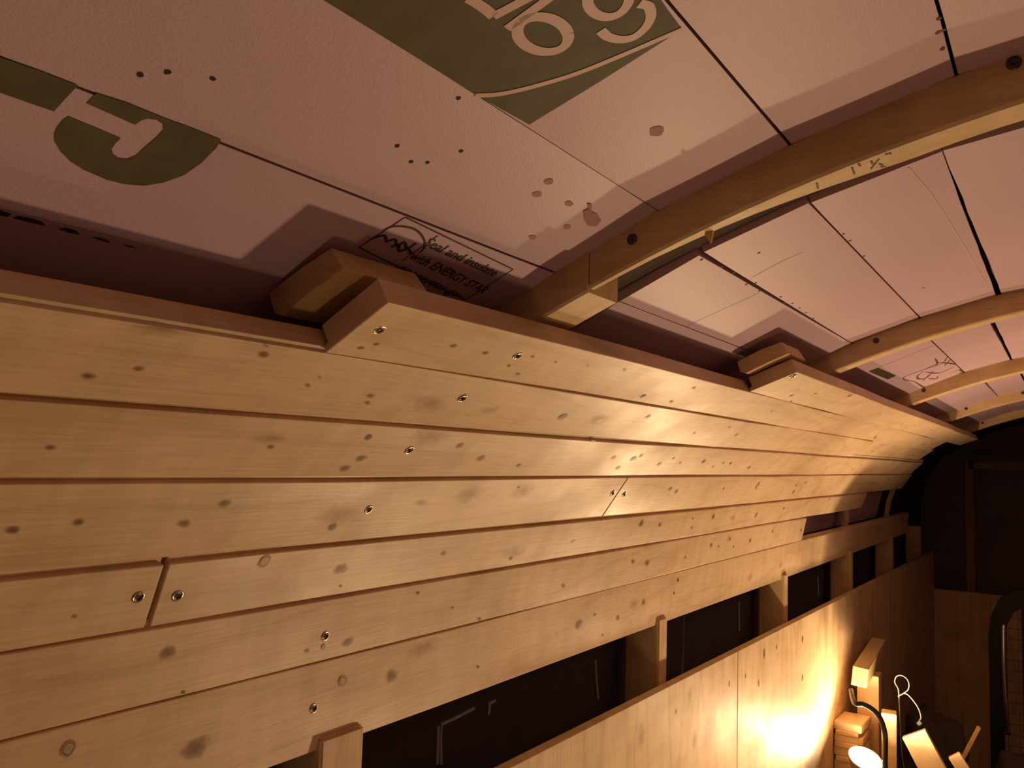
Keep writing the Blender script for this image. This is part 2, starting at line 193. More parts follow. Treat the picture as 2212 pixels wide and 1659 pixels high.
def box(bm, x0, x1, y0, y1, z0, z1, bev=0, M=None):
    v = [(x0, y0, z0), (x1, y0, z0), (x1, y1, z0), (x0, y1, z0), (x0, y0, z1), (x1, y0, z1), (x1, y1, z1), (x0, y1, z1)]
    if M is not None: v = [tuple(M @ Vector(p)) for p in v]
    vs = hexa(bm, v)
    if bev:
        ed = {e for w in vs for e in w.link_edges}
        bmesh.ops.bevel(bm, geom=list(ed), offset=bev, segments=2, affect='EDGES')
def prism(bm, sec, y0, y1, bev=0, skew=None):
    """cross-section (x,z) polygon extruded along y; skew(x,z,end)->dy"""
    n = len(sec); A = []; B = []
    for (x, z) in sec:
        A.append(bm.verts.new(P(x, y0+(skew(x, z, 0) if skew else 0), z))); B.append(bm.verts.new(P(x, y1+(skew(x, z, 1) if skew else 0), z)))
    bm.faces.new(A); bm.faces.new(B[::-1])
    ed = []
    for i in range(n):
        bm.faces.new((A[i], B[i], B[(i+1) % n], A[(i+1) % n]))
    if bev:
        bmesh.ops.bevel(bm, geom=list({e for v in A+B for e in v.link_edges}), offset=bev, segments=1, affect='EDGES')
def tube(bm, pts, r, seg=8, cap=True):
    pts = [Vector(P(*p)) for p in pts]
    rr = r if isinstance(r, (list, tuple)) else [r]*len(pts); rings = []
    for i, p in enumerate(pts):
        t = (pts[min(i+1, len(pts)-1)]-pts[max(i-1, 0)]).normalized()
        u = t.orthogonal().normalized() if i == 0 else (u-t*u.dot(t)).normalized()
        w = t.cross(u)
        rings.append([bm.verts.new(p+(u*math.cos(a)+w*math.sin(a))*rr[i]) for a in [2*math.pi*k/seg for k in range(seg)]])
    for a, b in zip(rings, rings[1:]):
        for k in range(seg): bm.faces.new((a[k], a[(k+1) % seg], b[(k+1) % seg], b[k]))
    if cap: bm.faces.new(rings[0][::-1]); bm.faces.new(rings[-1])
def smooth_path(pts, n=6):
    pts = [Vector(p) for p in pts]; q = [2*pts[0]-pts[1]]+pts+[2*pts[-1]-pts[-2]]; out = []
    for i in range(1, len(q)-2):
        a, b, c, d = q[i-1:i+3]
        for k in range(n):
            t = k/n; out.append(.5*((2*b)+(c-a)*t+(2*a-5*b+4*c-d)*t*t+(3*b-a-3*c+d)*t**3))
    return out+[pts[-1]]
def lathe(bm, prof, M, seg=28):
    rings = []
    for r, h in prof:
        rings.append([bm.verts.new(Vector((0, 0, ZO))+M @ Vector((r*math.cos(a), r*math.sin(a), h))) for a in [2*math.pi*k/seg for k in range(seg)]])
    for a, b in zip(rings, rings[1:]):
        for k in range(seg): bm.faces.new((a[k], a[(k+1) % seg], b[(k+1) % seg], b[k]))
    return rings
def facing(pos, axis):
    return Matrix.Translation(pos) @ Vector(axis).to_track_quat('Z', 'Y').to_matrix().to_4x4()

# ------------------------------------------------------------------ the setting
SEAM = DATA['SEAM']; FO = {int(k): v for k, v in DATA['FOAM'].items()}
Y_NEAR, Y_FAR = -.8, 5.0
def out(p, q, d):        # offset away from the room
    dx, dz = q[0]-p[0], q[1]-p[1]; L = math.hypot(dx, dz); return (-dz/L*d, dx/L*d)
prof_low = [(-.69, -ZO), (-.69, -1.0), (-.672, -.34), (-.672, -.2), (-.64, -.055), (-.56, .066)]
prof_top = [(-.56, .066), (-.44, .14), (-.31, .205), (-.17, .255), (0, .29), (.2, .306), (.4, .29), (.57, .255), (.71, .205), (.84, .14), (.96, .066)]
def sheet(name, pr, y0, y1, mat, t=.012):
    bm = bmesh.new()
    for p, q in zip(pr, pr[1:]):
        ox, oz = out(p, q, t)
        hexa(bm, [(p[0], y0, p[1]), (q[0], y0, q[1]), (q[0], y1, q[1]), (p[0], y1, p[1]), (p[0]+ox, y0, p[1]+oz), (q[0]+ox, y0, q[1]+oz), (q[0]+ox, y1, q[1]+oz), (p[0]+ox, y1, p[1]+oz)])
    o = link(name, bm, mat); o['kind'] = 'structure'; return o
wall_left = sheet('wall_left', prof_low, Y_NEAR, Y_FAR, SKIN)
ceiling = sheet('ceiling', prof_top, Y_NEAR, Y_FAR, SKIN)
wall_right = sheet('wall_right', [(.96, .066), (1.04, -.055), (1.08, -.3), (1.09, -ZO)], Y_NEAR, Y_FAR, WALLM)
bm = bmesh.new(); box(bm, -.72, 1.12, Y_NEAR, Y_FAR, -ZO-.03, -ZO); floor = link('floor', bm, FLOORM); floor['kind'] = 'structure'
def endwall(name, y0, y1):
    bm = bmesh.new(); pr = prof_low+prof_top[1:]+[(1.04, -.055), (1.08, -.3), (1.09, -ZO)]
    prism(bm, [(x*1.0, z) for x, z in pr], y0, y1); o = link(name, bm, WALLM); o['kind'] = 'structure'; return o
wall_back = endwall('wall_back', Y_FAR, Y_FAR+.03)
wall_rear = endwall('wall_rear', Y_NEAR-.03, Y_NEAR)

# ---- foam sheets, one per strip between seams in each bay
RIB = [.58+.753*k for k in range(5)]
BAYY = [(-.7, .597), (.705, 1.352), (1.356, 2.105), (2.109, 2.858), (2.862, 3.6)]
random.seed(3)
foam = {}; LIFT = {}
# (bay, vertex index): seam half gap at near and far end
GAPS = {(0, 4): (.0003, .0003), (0, 5): (.0001, .0010), (0, 6): (.0004, .0003), (0, 7): (.0001, .001), (0, 8): (.0026, .0008),
        (1, 5): (.0004, .0010), (1, 6): (.0024, .0004), (1, 7): (.0009, .0011), (1, 8): (.0002, .0036), (2, 6): (.0012, .0012), (2, 7): (.004, .002),
        (3, 6): (.003, .001), (3, 7): (.003, .002)}
for b, vs in FO.items():
    y0, y1 = BAYY[b]
    for i in range(1, len(vs)-1):
        p, q = vs[i], vs[i+1]
        if b == 4 and i > 9: continue
        dx, dz = q[0]-p[0], q[1]-p[1]; L = math.hypot(dx, dz); ux, uz = dx/L, dz/L; nx, nz = -uz*.02, ux*.02
        ga = GAPS.get((b, i), (.0005, .0005)); gb = GAPS.get((b, i+1), (.0005, .0005))
        lift = random.uniform(-.0005, .0005) if i > 3 else 0
        LIFT[b, i] = lift
        lx, lz = -uz*lift, ux*lift
        bm = bmesh.new(); N = 14
        def edgepts(base, g, sgn, seed):
            r = random.Random(seed); o = []
            for k in range(N+1):
                t = k/N; y = y0+(y1-y0)*t; gg = g[0]+(g[1]-g[0])*t + (r.uniform(-.0004, .0007) if g[0]+g[1] > .003 else 0)
                o.append((base[0]+sgn*ux*gg+lx, y, base[1]+sgn*uz*gg+lz))
            return o
        A = edgepts(p, ga, 1, b*50+i); B = edgepts(q, gb, -1, b*50+i+25)
        va = [bm.verts.new(P(*v)) for v in A]; vb = [bm.verts.new(P(*v)) for v in B]
        ta = [bm.verts.new(P(v[0]+nx, v[1], v[2]+nz)) for v in A]; tb = [bm.verts.new(P(v[0]+nx, v[1], v[2]+nz)) for v in B]
        for k in range(N):
            bm.faces.new((va[k], va[k+1], vb[k+1], vb[k])); bm.faces.new((ta[k], tb[k], tb[k+1], ta[k+1]))
            bm.faces.new((va[k], ta[k], ta[k+1], va[k+1])); bm.faces.new((vb[k], vb[k+1], tb[k+1], tb[k]))
        bm.faces.new((va[0], vb[0], tb[0], ta[0])); bm.faces.new((va[N], ta[N], tb[N], vb[N]))
        fe = [e for e in bm.edges if (e.verts[0] in va and e.verts[1] in va) or (e.verts[0] in vb and e.verts[1] in vb)]
        bmesh.ops.bevel(bm, geom=fe, offset=.0006, segments=1, affect='EDGES')
        foam[b, i] = link('foam_panel', bm, FOAM, ceiling)
# decals on the foam: (Y, s) polygons on a facet
def onf(b, i, Y, s, off=.0003):
    p, q = FO[b][i], FO[b][i+1]; ox, oz = out(p, q, LIFT[b, i]-off)
    return (p[0]+(q[0]-p[0])*s+ox, Y, p[1]+(q[1]-p[1])*s+oz)
from mathutils.geometry import tessellate_polygon
def decal(name, b, i, polys, mat, off=.0003):
    bm = bmesh.new()
    for poly in polys:
        vs = [bm.verts.new(P(*onf(b, i, Y, s, off))) for Y, s in poly]
        for t in tessellate_polygon([[Vector((Y, s*.09, 0)) for Y, s in poly]]): bm.faces.new([vs[k] for k in t])
    return link(name, bm, mat, foam[b, i])
def ribbon(path, w, scale=(1, 1)):     # path in (Y,s) -> quads ; w in metres, L facet length
    quads = []
    for a, b in zip(path, path[1:]): quads.append((a, b))
    return quads
def strokes(name, b, i, paths, w, mat, off=.0003, taper=False):
    p, q = FO[b][i], FO[b][i+1]; L = math.hypot(q[0]-p[0], q[1]-p[1]); bm = bmesh.new()
    for path in paths:
        pts = [Vector((Y, s*L)) for Y, s in path]
        if len(pts) > 2:
            pts3 = smooth_path([(v.x, v.y, 0) for v in pts], 5); pts = [Vector((v.x, v.y)) for v in pts3]
        prev = None
        for k, v in enumerate(pts):
            t = (pts[min(k+1, len(pts)-1)]-pts[max(k-1, 0)]).normalized(); nn = Vector((-t.y, t.x))*w/2
            if taper: nn *= .35+.65*math.sin(math.pi*(k+.5)/len(pts))
            a = bm.verts.new(P(*onf(b, i, v.x+nn.x, (v.y+nn.y)/L, off))); c = bm.verts.new(P(*onf(b, i, v.x-nn.x, (v.y-nn.y)/L, off)))
            if prev: bm.faces.new((prev[0], a, c, prev[1]))
            prev = (a, c)
    return link(name, bm, mat, foam[b, i])
def spots(name, b, i, pts, r, mat, asp=1.0, off=.0003):
    p, q = FO[b][i], FO[b][i+1]; L = math.hypot(q[0]-p[0], q[1]-p[1]); polys = []
    for (Y, s) in pts:
        polys.append([(Y+r*asp*math.cos(a)*random.uniform(.75, 1.2), s+r*math.sin(a)*random.uniform(.75, 1.2)/L) for a in [k*2*math.pi/9 for k in range(9)]])
    return decal(name, b, i, polys, mat, off)
decal('printed_letter', 0, 4, [DATA['G']], INK); decal('printed_bar', 0, 4, [DATA['BAR']], INK)
for d in DATA['DASH']: decal('printed_letter', 0, 4, [d], INKD)
spots('puncture', 0, 5, DATA['HOLE0'], .0015, HOLE)
decal('printed_logo', 0, 6, [DATA['LOGO']], INK)
strokes('logo_letter', 0, 6, DATA['LN'], .0055, INKL, .0006)
strokes('logo_letter', 0, 6, [DATA['LO']], .006, INKL, .0006)
strokes('logo_letter', 0, 6, [DATA['LU']], .0055, INKL, .0006)
strokes('logo_letter', 0, 6, [DATA['LC']], .0055, INKL, .0006)
strokes('logo_sweep', 0, 6, [DATA['SWEEP']], .0036, INKL, .0006)
q = DATA['STAMP']
for k in range(4): strokes('stamp_border', 0, 4, [[q[k], q[(k+1) % 4]]], .0011, INKD)
strokes('stamp_border', 0, 4, [DATA['STDIV']], .0009, INKD)
strokes('stamp_emblem', 0, 4, [DATA['STARC']], .0018, INKD)
strokes('stamp_emblem', 0, 4, DATA['SCR'], .0024, INKD)
def text_on(b, i, txt, line, h):
    cu = bpy.data.curves.new('txt', 'FONT'); cu.body = txt; cu.size = 1; cu.resolution_u = 3; cu.offset = .012
    o = bpy.data.objects.new('txt', cu); COL.objects.link(o)
    dg = bpy.context.evaluated_depsgraph_get(); me = bpy.data.meshes.new_from_object(o.evaluated_get(dg))
    bpy.data.objects.remove(o)
    xs = [v.co.x for v in me.vertices]; x0, x1 = min(xs), max(xs); w = x1-x0
    p, q = FO[b][i], FO[b][i+1]; L = math.hypot(q[0]-p[0], q[1]-p[1])
    A = Vector((line[0][0], line[0][1]*L)); B = Vector((line[1][0], line[1][1]*L)); d = B-A; up = Vector((-d.y, d.x)).normalized()
    for v in me.vertices:
        c = A+d*((v.co.x-x0)/w)+up*(v.co.y-.33)*h
        v.co = Vector(P(*onf(b, i, c.x, c.y/L, .0004)))
    me.materials.append(INKD); t = bpy.data.objects.new('stamp_lettering', me); COL.objects.link(t); t.parent = foam[b, i]
text_on(0, 4, 'Seal and insulate', DATA['STLN'][0], .0125)
text_on(0, 4, 'with ENERGY STAR', DATA['STLN'][1], .0125)
text_on(0, 4, 'energystar.gov', DATA['STLN'][2], .011)
decal('torn_patch', 0, 5, [DATA['TEAR']], TEAR, .0006)
spots('dent', 0, 5, DATA['SMUDGE'], .0028, SMEAR, 1.6)
spots('dent', 0, 6, DATA['DENT'], .0045, SMEAR, 1.5)
strokes('pencil_line', 1, 5, [DATA['PEN1']], .0006, PENCIL)
strokes('pencil_line', 1, 6, [DATA['MARK1']], .0007, PENCIL)
strokes('handwriting', 2, 5, DATA['SCRIB'], .0042, PENCIL, .0003, True)
strokes('pencil_line', 2, 5, [DATA['SCRLINE']], .0012, PENCIL)
decal('printed_bar', 2, 5, [DATA['SCRPATCH']], INKD)
if 'SCORE' in DATA: strokes('scored_line', 1, 7, [DATA['SCORE']], .0016, INKL, .0004)
if 'CRUMB' in DATA:
    for (b, i, pts) in DATA['CRUMB']: spots('foam_crumb', b, i, pts, .0016, SMEAR2, 1.2)

# ---- dark brown strips behind the strapping, the nearest much wider
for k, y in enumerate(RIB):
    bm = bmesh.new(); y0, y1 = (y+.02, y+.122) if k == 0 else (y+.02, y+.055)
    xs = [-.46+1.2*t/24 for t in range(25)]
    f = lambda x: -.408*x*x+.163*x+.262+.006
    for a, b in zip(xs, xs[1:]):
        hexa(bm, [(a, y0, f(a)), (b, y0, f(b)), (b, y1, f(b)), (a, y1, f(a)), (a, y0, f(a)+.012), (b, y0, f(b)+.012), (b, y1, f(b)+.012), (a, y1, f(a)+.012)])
    o = link('roof_strip', bm, STRIP, ceiling)

# ---- planks of the side wall
def plank_sec(r, rec=0):
    p, q = SEAM[r-1], SEAM[r]           # upper seam, lower seam
    dx, dz = q[0]-p[0], q[1]-p[1]; L = math.hypot(dx, dz); ux, uz = dx/L, dz/L
    nx, nz = uz, -ux                    # away from the room (x-, z+)
    if nx > 0: nx, nz = -nx, -nz
    T = .019; a = {1: 0, 2: .003, 3: .004, 4: .006, 5: .005, 6: .006, 7: .004, 8: .0015}[r]; d = .004
    f = lambda s, n_: (p[0]+ux*s+nx*(n_+rec), p[1]+uz*s+nz*(n_+rec))
    # face, rabbet at the top where the lower plank shows a recessed lip
    if r == 3: return [f(.003, 0), f(L+.0005, 0), f(L+.0005, .004), f(L-.004, .006), f(L-.004, T), f(0, T), f(0, .003), f(.003, .003)]
    if a and r > 3: return [f(a, 0), f(L+.0005, 0), f(L+.0005, .004), f(L-.004, .006), f(L-.004, T), f(-.003, T), f(-.003, d), f(a, d)]
    return [f(.0008, 0), f(L+.0005, 0), f(L+.0005, .004), f(L-.004, .006), f(L-.004, T), f(.0008, T)]
def onplank(r, Y, s, off=0.0):
    p, q = SEAM[r-1], SEAM[r]; dx, dz = q[0]-p[0], q[1]-p[1]; L = math.hypot(dx, dz)
    nx, nz = dz/L, -dx/L
    if nx > 0: nx, nz = -nx, -nz
    return (p[0]+dx*s-nx*off, Y, p[1]+dz*s-nz*off)
PL = [(1, 1.088, 3.66, 0), (2, .3805, 3.22, 0), (3, -.7, 2.235, 0), (3, 2.238, 3.38, .006), (4, -.7, 3.52, 0), (5, -.7, 1.0545, 0), (5, 1.0575, 3.58, 0),
      (6, -.7, .372, 0), (6, .3765, 2.93, 0), (7, -.7, 2.25, 0), (8, -.7, 4.0, 0)]
PLANK_NOTE = {(1, 0): 'short top plank with a swirling flame grain', (3, 1): 'darker plank set slightly back'}
cnt = {}
for (r, y0, y1, rec) in PL:
    k = cnt.get(r, 0); cnt[r] = k+1
    bm = bmesh.new()
    ph = r*1.7; ys = [y0]+[y for y in [yy*.25 for yy in range(-2, 17)] if y0+.05 < y < y1-.05]+[y1]
    sec = plank_sec(r, rec); rings = []
    for y in ys:
        wv = .0006*math.sin(y*5+ph)+.0005*math.sin(y*11+ph*2)
        rings.append([bm.verts.new(P(x+wv*.5, y, z+wv)) for x, z in sec])
    n = len(sec)
    for a, b in zip(rings, rings[1:]):
        for j in range(n): bm.faces.new((a[j], b[j], b[(j+1) % n], a[(j+1) % n]))
    bm.faces.new(rings[0]); bm.faces.new(rings[-1][::-1])
    bmesh.ops.recalc_face_normals(bm, faces=bm.faces[:])
    pl = link('plank', bm, PINE, wall_left)
    if (r, k) in PLANK_NOTE: pl['label'] = PLANK_NOTE[r, k]
    md = pl.modifiers.new('b', 'BEVEL'); md.width = .0009; md.segments = 2; md.limit_method = 'ANGLE'
    # knots
    L = math.dist(SEAM[r-1], SEAM[r])
    kn = [c for c in DATA['KNOT'].get(str(r), []) if y0 <= c[0] < y1]
    rnd = random.Random(r*10+k)
    kn = list(kn)
    for _ in range(int((y1-y0)*3)):
        Y = rnd.uniform(y0+.03, y1-.03)
        if 1.2 < Y: kn.append([Y, rnd.uniform(.15, .85), rnd.uniform(.0015, .006), rnd.choice([1, 1, 2, 0])])
    if kn:
        bm = bmesh.new(); uvl = bm.loops.layers.uv.new('UVMap')
        for j, (Y, s, m, kind) in enumerate(kn):
            s = min(.96, max(.04, s))
            fac = {0: 1.2, 1: 1.35, 2: 1.9, 3: 1.3, 4: 1.2}[kind]; ax = {0: 1.2, 1: 1.5, 2: 2.2, 3: 2.0, 4: 1.0}[kind]
            ra = m*fac; ry = ra*ax
            ra = min(ra, L*s*.98, L*(1-s)*.98) if kind != 2 else min(ra, L*.45)
            N = 16; c = bm.verts.new(P(*onplank(r, Y, s, .0006-rec+j*1e-5))); ring = []
            sl = rnd.uniform(-.5, .5) if kind == 2 else 0
            for t in range(N):
                a = 2*math.pi*t/N; dy = ry*math.cos(a)+sl*ra*math.sin(a); ds = ra*math.sin(a)/L
                ss = min(.995, max(.075 if r > 2 else .02, s+ds))
                ring.append((bm.verts.new(P(*onplank(r, Y+dy, ss, .0006-rec+j*1e-5))), (math.cos(a), math.sin(a))))
            for t in range(N):
                a, b = ring[t], ring[(t+1) % N]; f = bm.faces.new((c, a[0], b[0])); f.material_index = kind
                for lp, uv in zip(f.loops, ((0, 0), a[1], b[1])): lp[uvl].uv = uv
        link('knot_marks', bm, None, pl, mats=KM)
    # screws
    for Y, s in DATA['SCREW'].get(str(r), []):
        if not (y0 <= Y < y1): continue
        pos = onplank(r, Y, s, .0004); c2 = onplank(r, Y, s, 1); ax = [b-a for a, b in zip(onplank(r, Y, s, 0), c2)]
        bm = bmesh.new(); M = facing(pos, ax)
        rg = lathe(bm, [(.0046, .0001), (.0041, .0006), (.0035, .0002), (.0024, -.0014), (.0012, -.0024)], M, 18)
        bm.faces.new(rg[-1])
        link('screw', bm, BRASS, pl, True)
        bm = bmesh.new(); rg = lathe(bm, [(.0024, .0009), (.0012, .0004), (.0011, -.001)], M, 12); bm.faces.new(rg[-1])
        link('screw_socket', bm, HOLE, pl)

# ---- furring blocks at plank ends (behind the boards)
def furring(sec, y0, y1, label):
    bm = bmesh.new(); prism(bm, sec, y0, y1)
    r = bmesh.ops.bevel(bm, geom=[e for e in bm.edges if abs(e.verts[0].co.y-e.verts[1].co.y) < .001 and e.verts[0].co.y > (y0+y1)/2 and max(e.verts[0].co.x, e.verts[1].co.x) > max(v[0] for v in sec)-.02 and abs(e.verts[0].co.z-e.verts[1].co.z) < .03], offset=.004, segments=2, affect='EDGES')
    o = link('furring_block', bm, PINE_X); tag(o, label, 'wood block', 'furring blocks behind the cut plank ends')
    md = o.modifiers.new('b', 'BEVEL'); md.width = .002; md.segments = 2; return o
furring([(-.385, .1275), (-.3725, .1125), (-.400, .1005), (-.428, .0865), (-.436, .089), (-.4425, .1035), (-.41, .118)], .362, .448, 'chunky pine block tucked behind the nearer cut plank end, just above the bright screw')
furring([(-.304, .1565), (-.2945, .141), (-.318, .1315), (-.350, .117), (-.3575, .1195), (-.362, .133), (-.33, .148)], 1.068, 1.155, 'smaller pine block behind the farther cut plank end, between the first and second ceiling battens')

# ---- ceiling straps
fb = lambda x: .8*0+(-.408*x*x+.163*x+.262)
STR_L = ['nearest and longest pine ceiling batten, pencilled with a measurement and splintered below',
         'second pine ceiling batten, with a dark screw near its wall end',
         'third pine ceiling batten, crossing just beyond the scribbled foam sheet',
         'fourth pine ceiling batten, its near face brightly lit with a dark screw',
         'farthest thin pine ceiling batten at the edge of the dark']
def strap(name, y0, y1, x0, x1, T, lift=0.0, wob=None, n=40):
    bm = bmesh.new(); rings = []
    for k in range(n+1):
        x = x0+(x1-x0)*k/n; z = fb(x)+lift; w = wob(x) if wob else 0
        c = .0022
        sec = [(y0, z), (y0, z-T+c), (y0+c, z-T), (y1-c+w, z-T), (y1+w, z-T+c), (y1+w, z)]
        rings.append([bm.verts.new(P(x, a, b)) for a, b in sec])
    m = 6
    for a, b in zip(rings, rings[1:]):
        for j in range(m): bm.faces.new((a[j], b[j], b[(j+1) % m], a[(j+1) % m]))
    bm.faces.new(rings[0]); bm.faces.new(rings[-1][::-1])
    bmesh.ops.recalc_face_normals(bm, faces=bm.faces[:])
    return link(name, bm, PINE_X)
SC = {0: [-.281, -.023], 1: [-.238], 2: [-.272], 3: [-.255, -.108], 4: [-.269]}
for k, y in enumerate(RIB):
    wob = (lambda x: -.024*min(1, max(0, (-.09-x)/.18))**.9+.0012*math.sin(x*40)) if k == 0 else None
    o = strap('ceiling_batten', y, y+.034, -.3183 if k == 0 else -.345, .72, .032 if k < 3 else .030, -.0005, wob)
    tag(o, STR_L[k], 'batten', 'ceiling battens')
    for j, x in enumerate(SC[k]):
        bm = bmesh.new(); z = fb(x)-(.010 if k != 0 else (.012 if j == 0 else .006))
        rg = lathe(bm, [(.0045, -.001), (.0044, .0004), (.0032, .0012), (.0012, .0013), (.0010, .0004)], facing((x, y, z), (0, -1, 0)), 14); bm.faces.new(rg[-1])
        link('screw', bm, STEEL, o, True)
    if k == 0:
        main = o
        # pencilled marks on the underside
        bm = bmesh.new()
        for st in DATA['PENC']:
            for (Ya, xa), (Yb, xb) in zip(st, st[1:]):
                d = Vector((xb-xa, Yb-Ya)); nn = Vector((-d.y, d.x)).normalized()*.0007
                g = lambda x, yy: P(x, min(max(yy, y+.003), y+.031), fb(x)-.0329)
                bm.faces.new([bm.verts.new(g(*v)) for v in ((xa+nn.x, Ya+nn.y), (xb+nn.x, Yb+nn.y), (xb-nn.x, Yb-nn.y), (xa-nn.x, Ya-nn.y))])
        pm = link('pencil_mark', bm, PENCIL, o); pm['kind'] = 'stuff'
        bm = bmesh.new(); z = fb(-.223)-.028
        z -= .003; hexa(bm, [(-.2275, y+.010, z), (-.219, y+.010, z+.002), (-.219, y+.014, z+.002), (-.227, y+.014, z), (-.2225, y+.013, z-.009), (-.2215, y+.013, z-.009), (-.2215, y+.0145, z-.009), (-.2225, y+.0145, z-.009)])
        link('splinter', bm, PINE_X, o)
o = strap('batten_offcut', .578, .632, -.405, -.319, .036, .0005, None, 10)
tag(o, 'short wide batten offcut between the nearest ceiling batten and the top plank', 'batten')

# ---- studs and plywood dado below the planks
for k in range(6):
    y = .598+.751*k; wd = .036
    if k == 0: y, wd = .574, .058
    bm = bmesh.new(); box(bm, -.652, -.589, y, y+wd, -.98, -.272, .0025)
    o = link('wall_stud', bm, PINE_Z)
    nm = ['nearest', 'second', 'third', 'fourth', 'fifth', 'sixth']
    tag(o, '%s wooden stud from the left, standing in the dark slot above the plywood' % nm[k], 'stud', 'studs behind the plywood')
def ztop(y): return -.3648-.0083*y
for j, (y0, y1) in enumerate([(-.7, 1.681), (1.6845, 3.36), (3.364, 4.6)]):
    bm = bmesh.new()
    hexa(bm, [(-.579, y0, -1.55), (-.563, y0, -1.55), (-.563, y1, -1.55), (-.579, y1, -1.55), (-.579, y0, ztop(y0)), (-.563, y0, ztop(y0)), (-.563, y1, ztop(y1)), (-.579, y1, ztop(y1))])
    bmesh.ops.bevel(bm, geom=bm.edges[:], offset=.0006, segments=1, affect='EDGES')
    o = link('plywood_panel', bm, PLY, wall_left)
    kn = [c for c in DATA['PKNOT'] if y0 <= c[0] < y1]
    if kn:
        bm = bmesh.new(); uvl = bm.loops.layers.uv.new('UVMap')
        for j2, (Y, Z, m, kind) in enumerate(kn):
            N = 16; ra = m*1.5; c = bm.verts.new(P(-.5627+j2*1e-5, Y*.98, Z*.98)); ring = []
            for t in range(N):
                a = 2*math.pi*t/N; ring.append((bm.verts.new(P(-.5627+j2*1e-5, (Y+ra*math.cos(a)*.9)*.98, (Z+ra*1.3*math.sin(a))*.98)), (math.cos(a), math.sin(a))))
            for t in range(N):
                a, b = ring[t], ring[(t+1) % N]; f = bm.faces.new((c, a[0], b[0])); f.material_index = kind
                for lp, uv in zip(f.loops, ((0, 0), a[1], b[1])): lp[uvl].uv = uv
        link('knot_marks', bm, None, o, mats=KM)
# curved furring ribs glimpsed past the plank ends
for y in (2.86, 3.61):
    bm = bmesh.new()
    pr = [(-.61, -.26), (-.606, -.2), (-.596, -.135), (-.575, -.075), (-.54, -.015), (-.49, .03)]
    for p, q in zip(pr, pr[1:]):
        ox, oz = out(p, q, .014)
        hexa(bm, [(p[0], y, p[1]), (q[0], y, q[1]), (q[0], y+.03, q[1]), (p[0], y+.03, p[1]), (p[0]+ox, y, p[1]+oz), (q[0]+ox, y, q[1]+oz), (q[0]+ox, y+.03, q[1]+oz), (p[0]+ox, y+.03, p[1]+oz)])
    link('curved_rib', bm, PINE_Z, wall_left)
# glue drips on the skin
for d in DATA['DRIP']:
    bm = bmesh.new(); tube(bm, [(-.6715, y, z) for y, z in d], .0022, 6); link('glue_drip', bm, GLUE, wall_left)

# ------------------------------------------------------------------ bench top and things on it
BZ = -.925
bm = bmesh.new(); box(bm, -.562, -.20, 2.05, 2.72, BZ-.018, BZ, .002)
bench = bpy.data.objects.new('work_bench', None); COL.objects.link(bench); bench.location = (-.38, 2.4, 0)
tag(bench, 'low bench below the lamp carrying the offcuts', 'bench')
def pc(o, par):
    o.parent = par; o.matrix_parent_inverse = Matrix.Translation(par.location).inverted()
    return o
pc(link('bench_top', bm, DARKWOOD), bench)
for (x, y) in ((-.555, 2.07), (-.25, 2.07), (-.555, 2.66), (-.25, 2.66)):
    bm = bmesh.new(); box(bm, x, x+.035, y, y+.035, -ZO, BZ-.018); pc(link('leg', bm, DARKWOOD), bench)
def block(label, c, size, rz=0, rx=0, ry=0, mat=SCRAP, group='offcuts around the lamp', name='wood_offcut', bev=.0015):
    M = Matrix.Translation(c) @ Matrix.Rotation(math.radians(rz), 4, 'Z') @ Matrix.Rotation(math.radians(ry), 4, 'Y') @ Matrix.Rotation(math.radians(rx), 4, 'X')
    bm = bmesh.new(); a, b, h = [v/2 for v in size]; box(bm, -a, a, -b, b, -h, h, bev, M)
    o = link(name, bm, mat); tag(o, label, 'offcut', group); return o
# stack against the plywood, its front faces toward the camera
ST = [(.0215, .074, 'top offcut of the small stack against the plywood'), (.012, .060, 'thin offcut just under the top block of the stack'),
      (.019, .075, 'second thick offcut of the stack, its end brightly lit'), (.014, .061, 'thin offcut in the middle of the stack'),
      (.024, .075, 'third thick offcut of the stack, glaring in the lamp light'), (.014, .060, 'thin offcut below the third thick block of the stack'), (.034, .074, 'thick offcut near the bottom of the stack')]
z = -.7095
for k, (h, w, lb) in enumerate(ST):
    block(lb, (-.524+(.074-w)*-.3, 2.552+.002*(-1)**k, z-h/2), (w, .115, h), (-3, 2, 2, -2, -1, 3, 1)[k]*.6); z -= h
block('lowest offcut of the stack, resting on the bench', (-.523, 2.552, (z+BZ)/2), (.073, .11, z-BZ), 0)
block('upright brown block standing behind the stack and below the square-ended stick', (-.500, 2.668, (BZ-.602)/2), (.058, .07, -.602-BZ), 3)
block('square-ended stick pointing at the camera, its sawn end glowing', (-.5075, 2.71, -.575), (.040, .52, .052), 5, -1.5, 6)
block('small upright block glowing white right behind the lamp', (-.430, 2.563, (BZ-.675)/2), (.038, .045, -.675-BZ), 8)
block('yellow-lit board end leaning right of the lamp', (-.312, 2.52, -.80), (.064, .03, .21), 10, -8, -28, name='leaning_board')
block('small yellow-lit stick end at the bottom edge, right of the leaning board', (-.220, 2.52, -.815), (.032, .04, .17), 15, -10, -32, name='leaning_board')
block('thin sliver of wood standing up behind the small yellow stick', (-.262, 2.62, -.79), (.010, .012, .22), 5, -8, 25, name='wood_sliver')

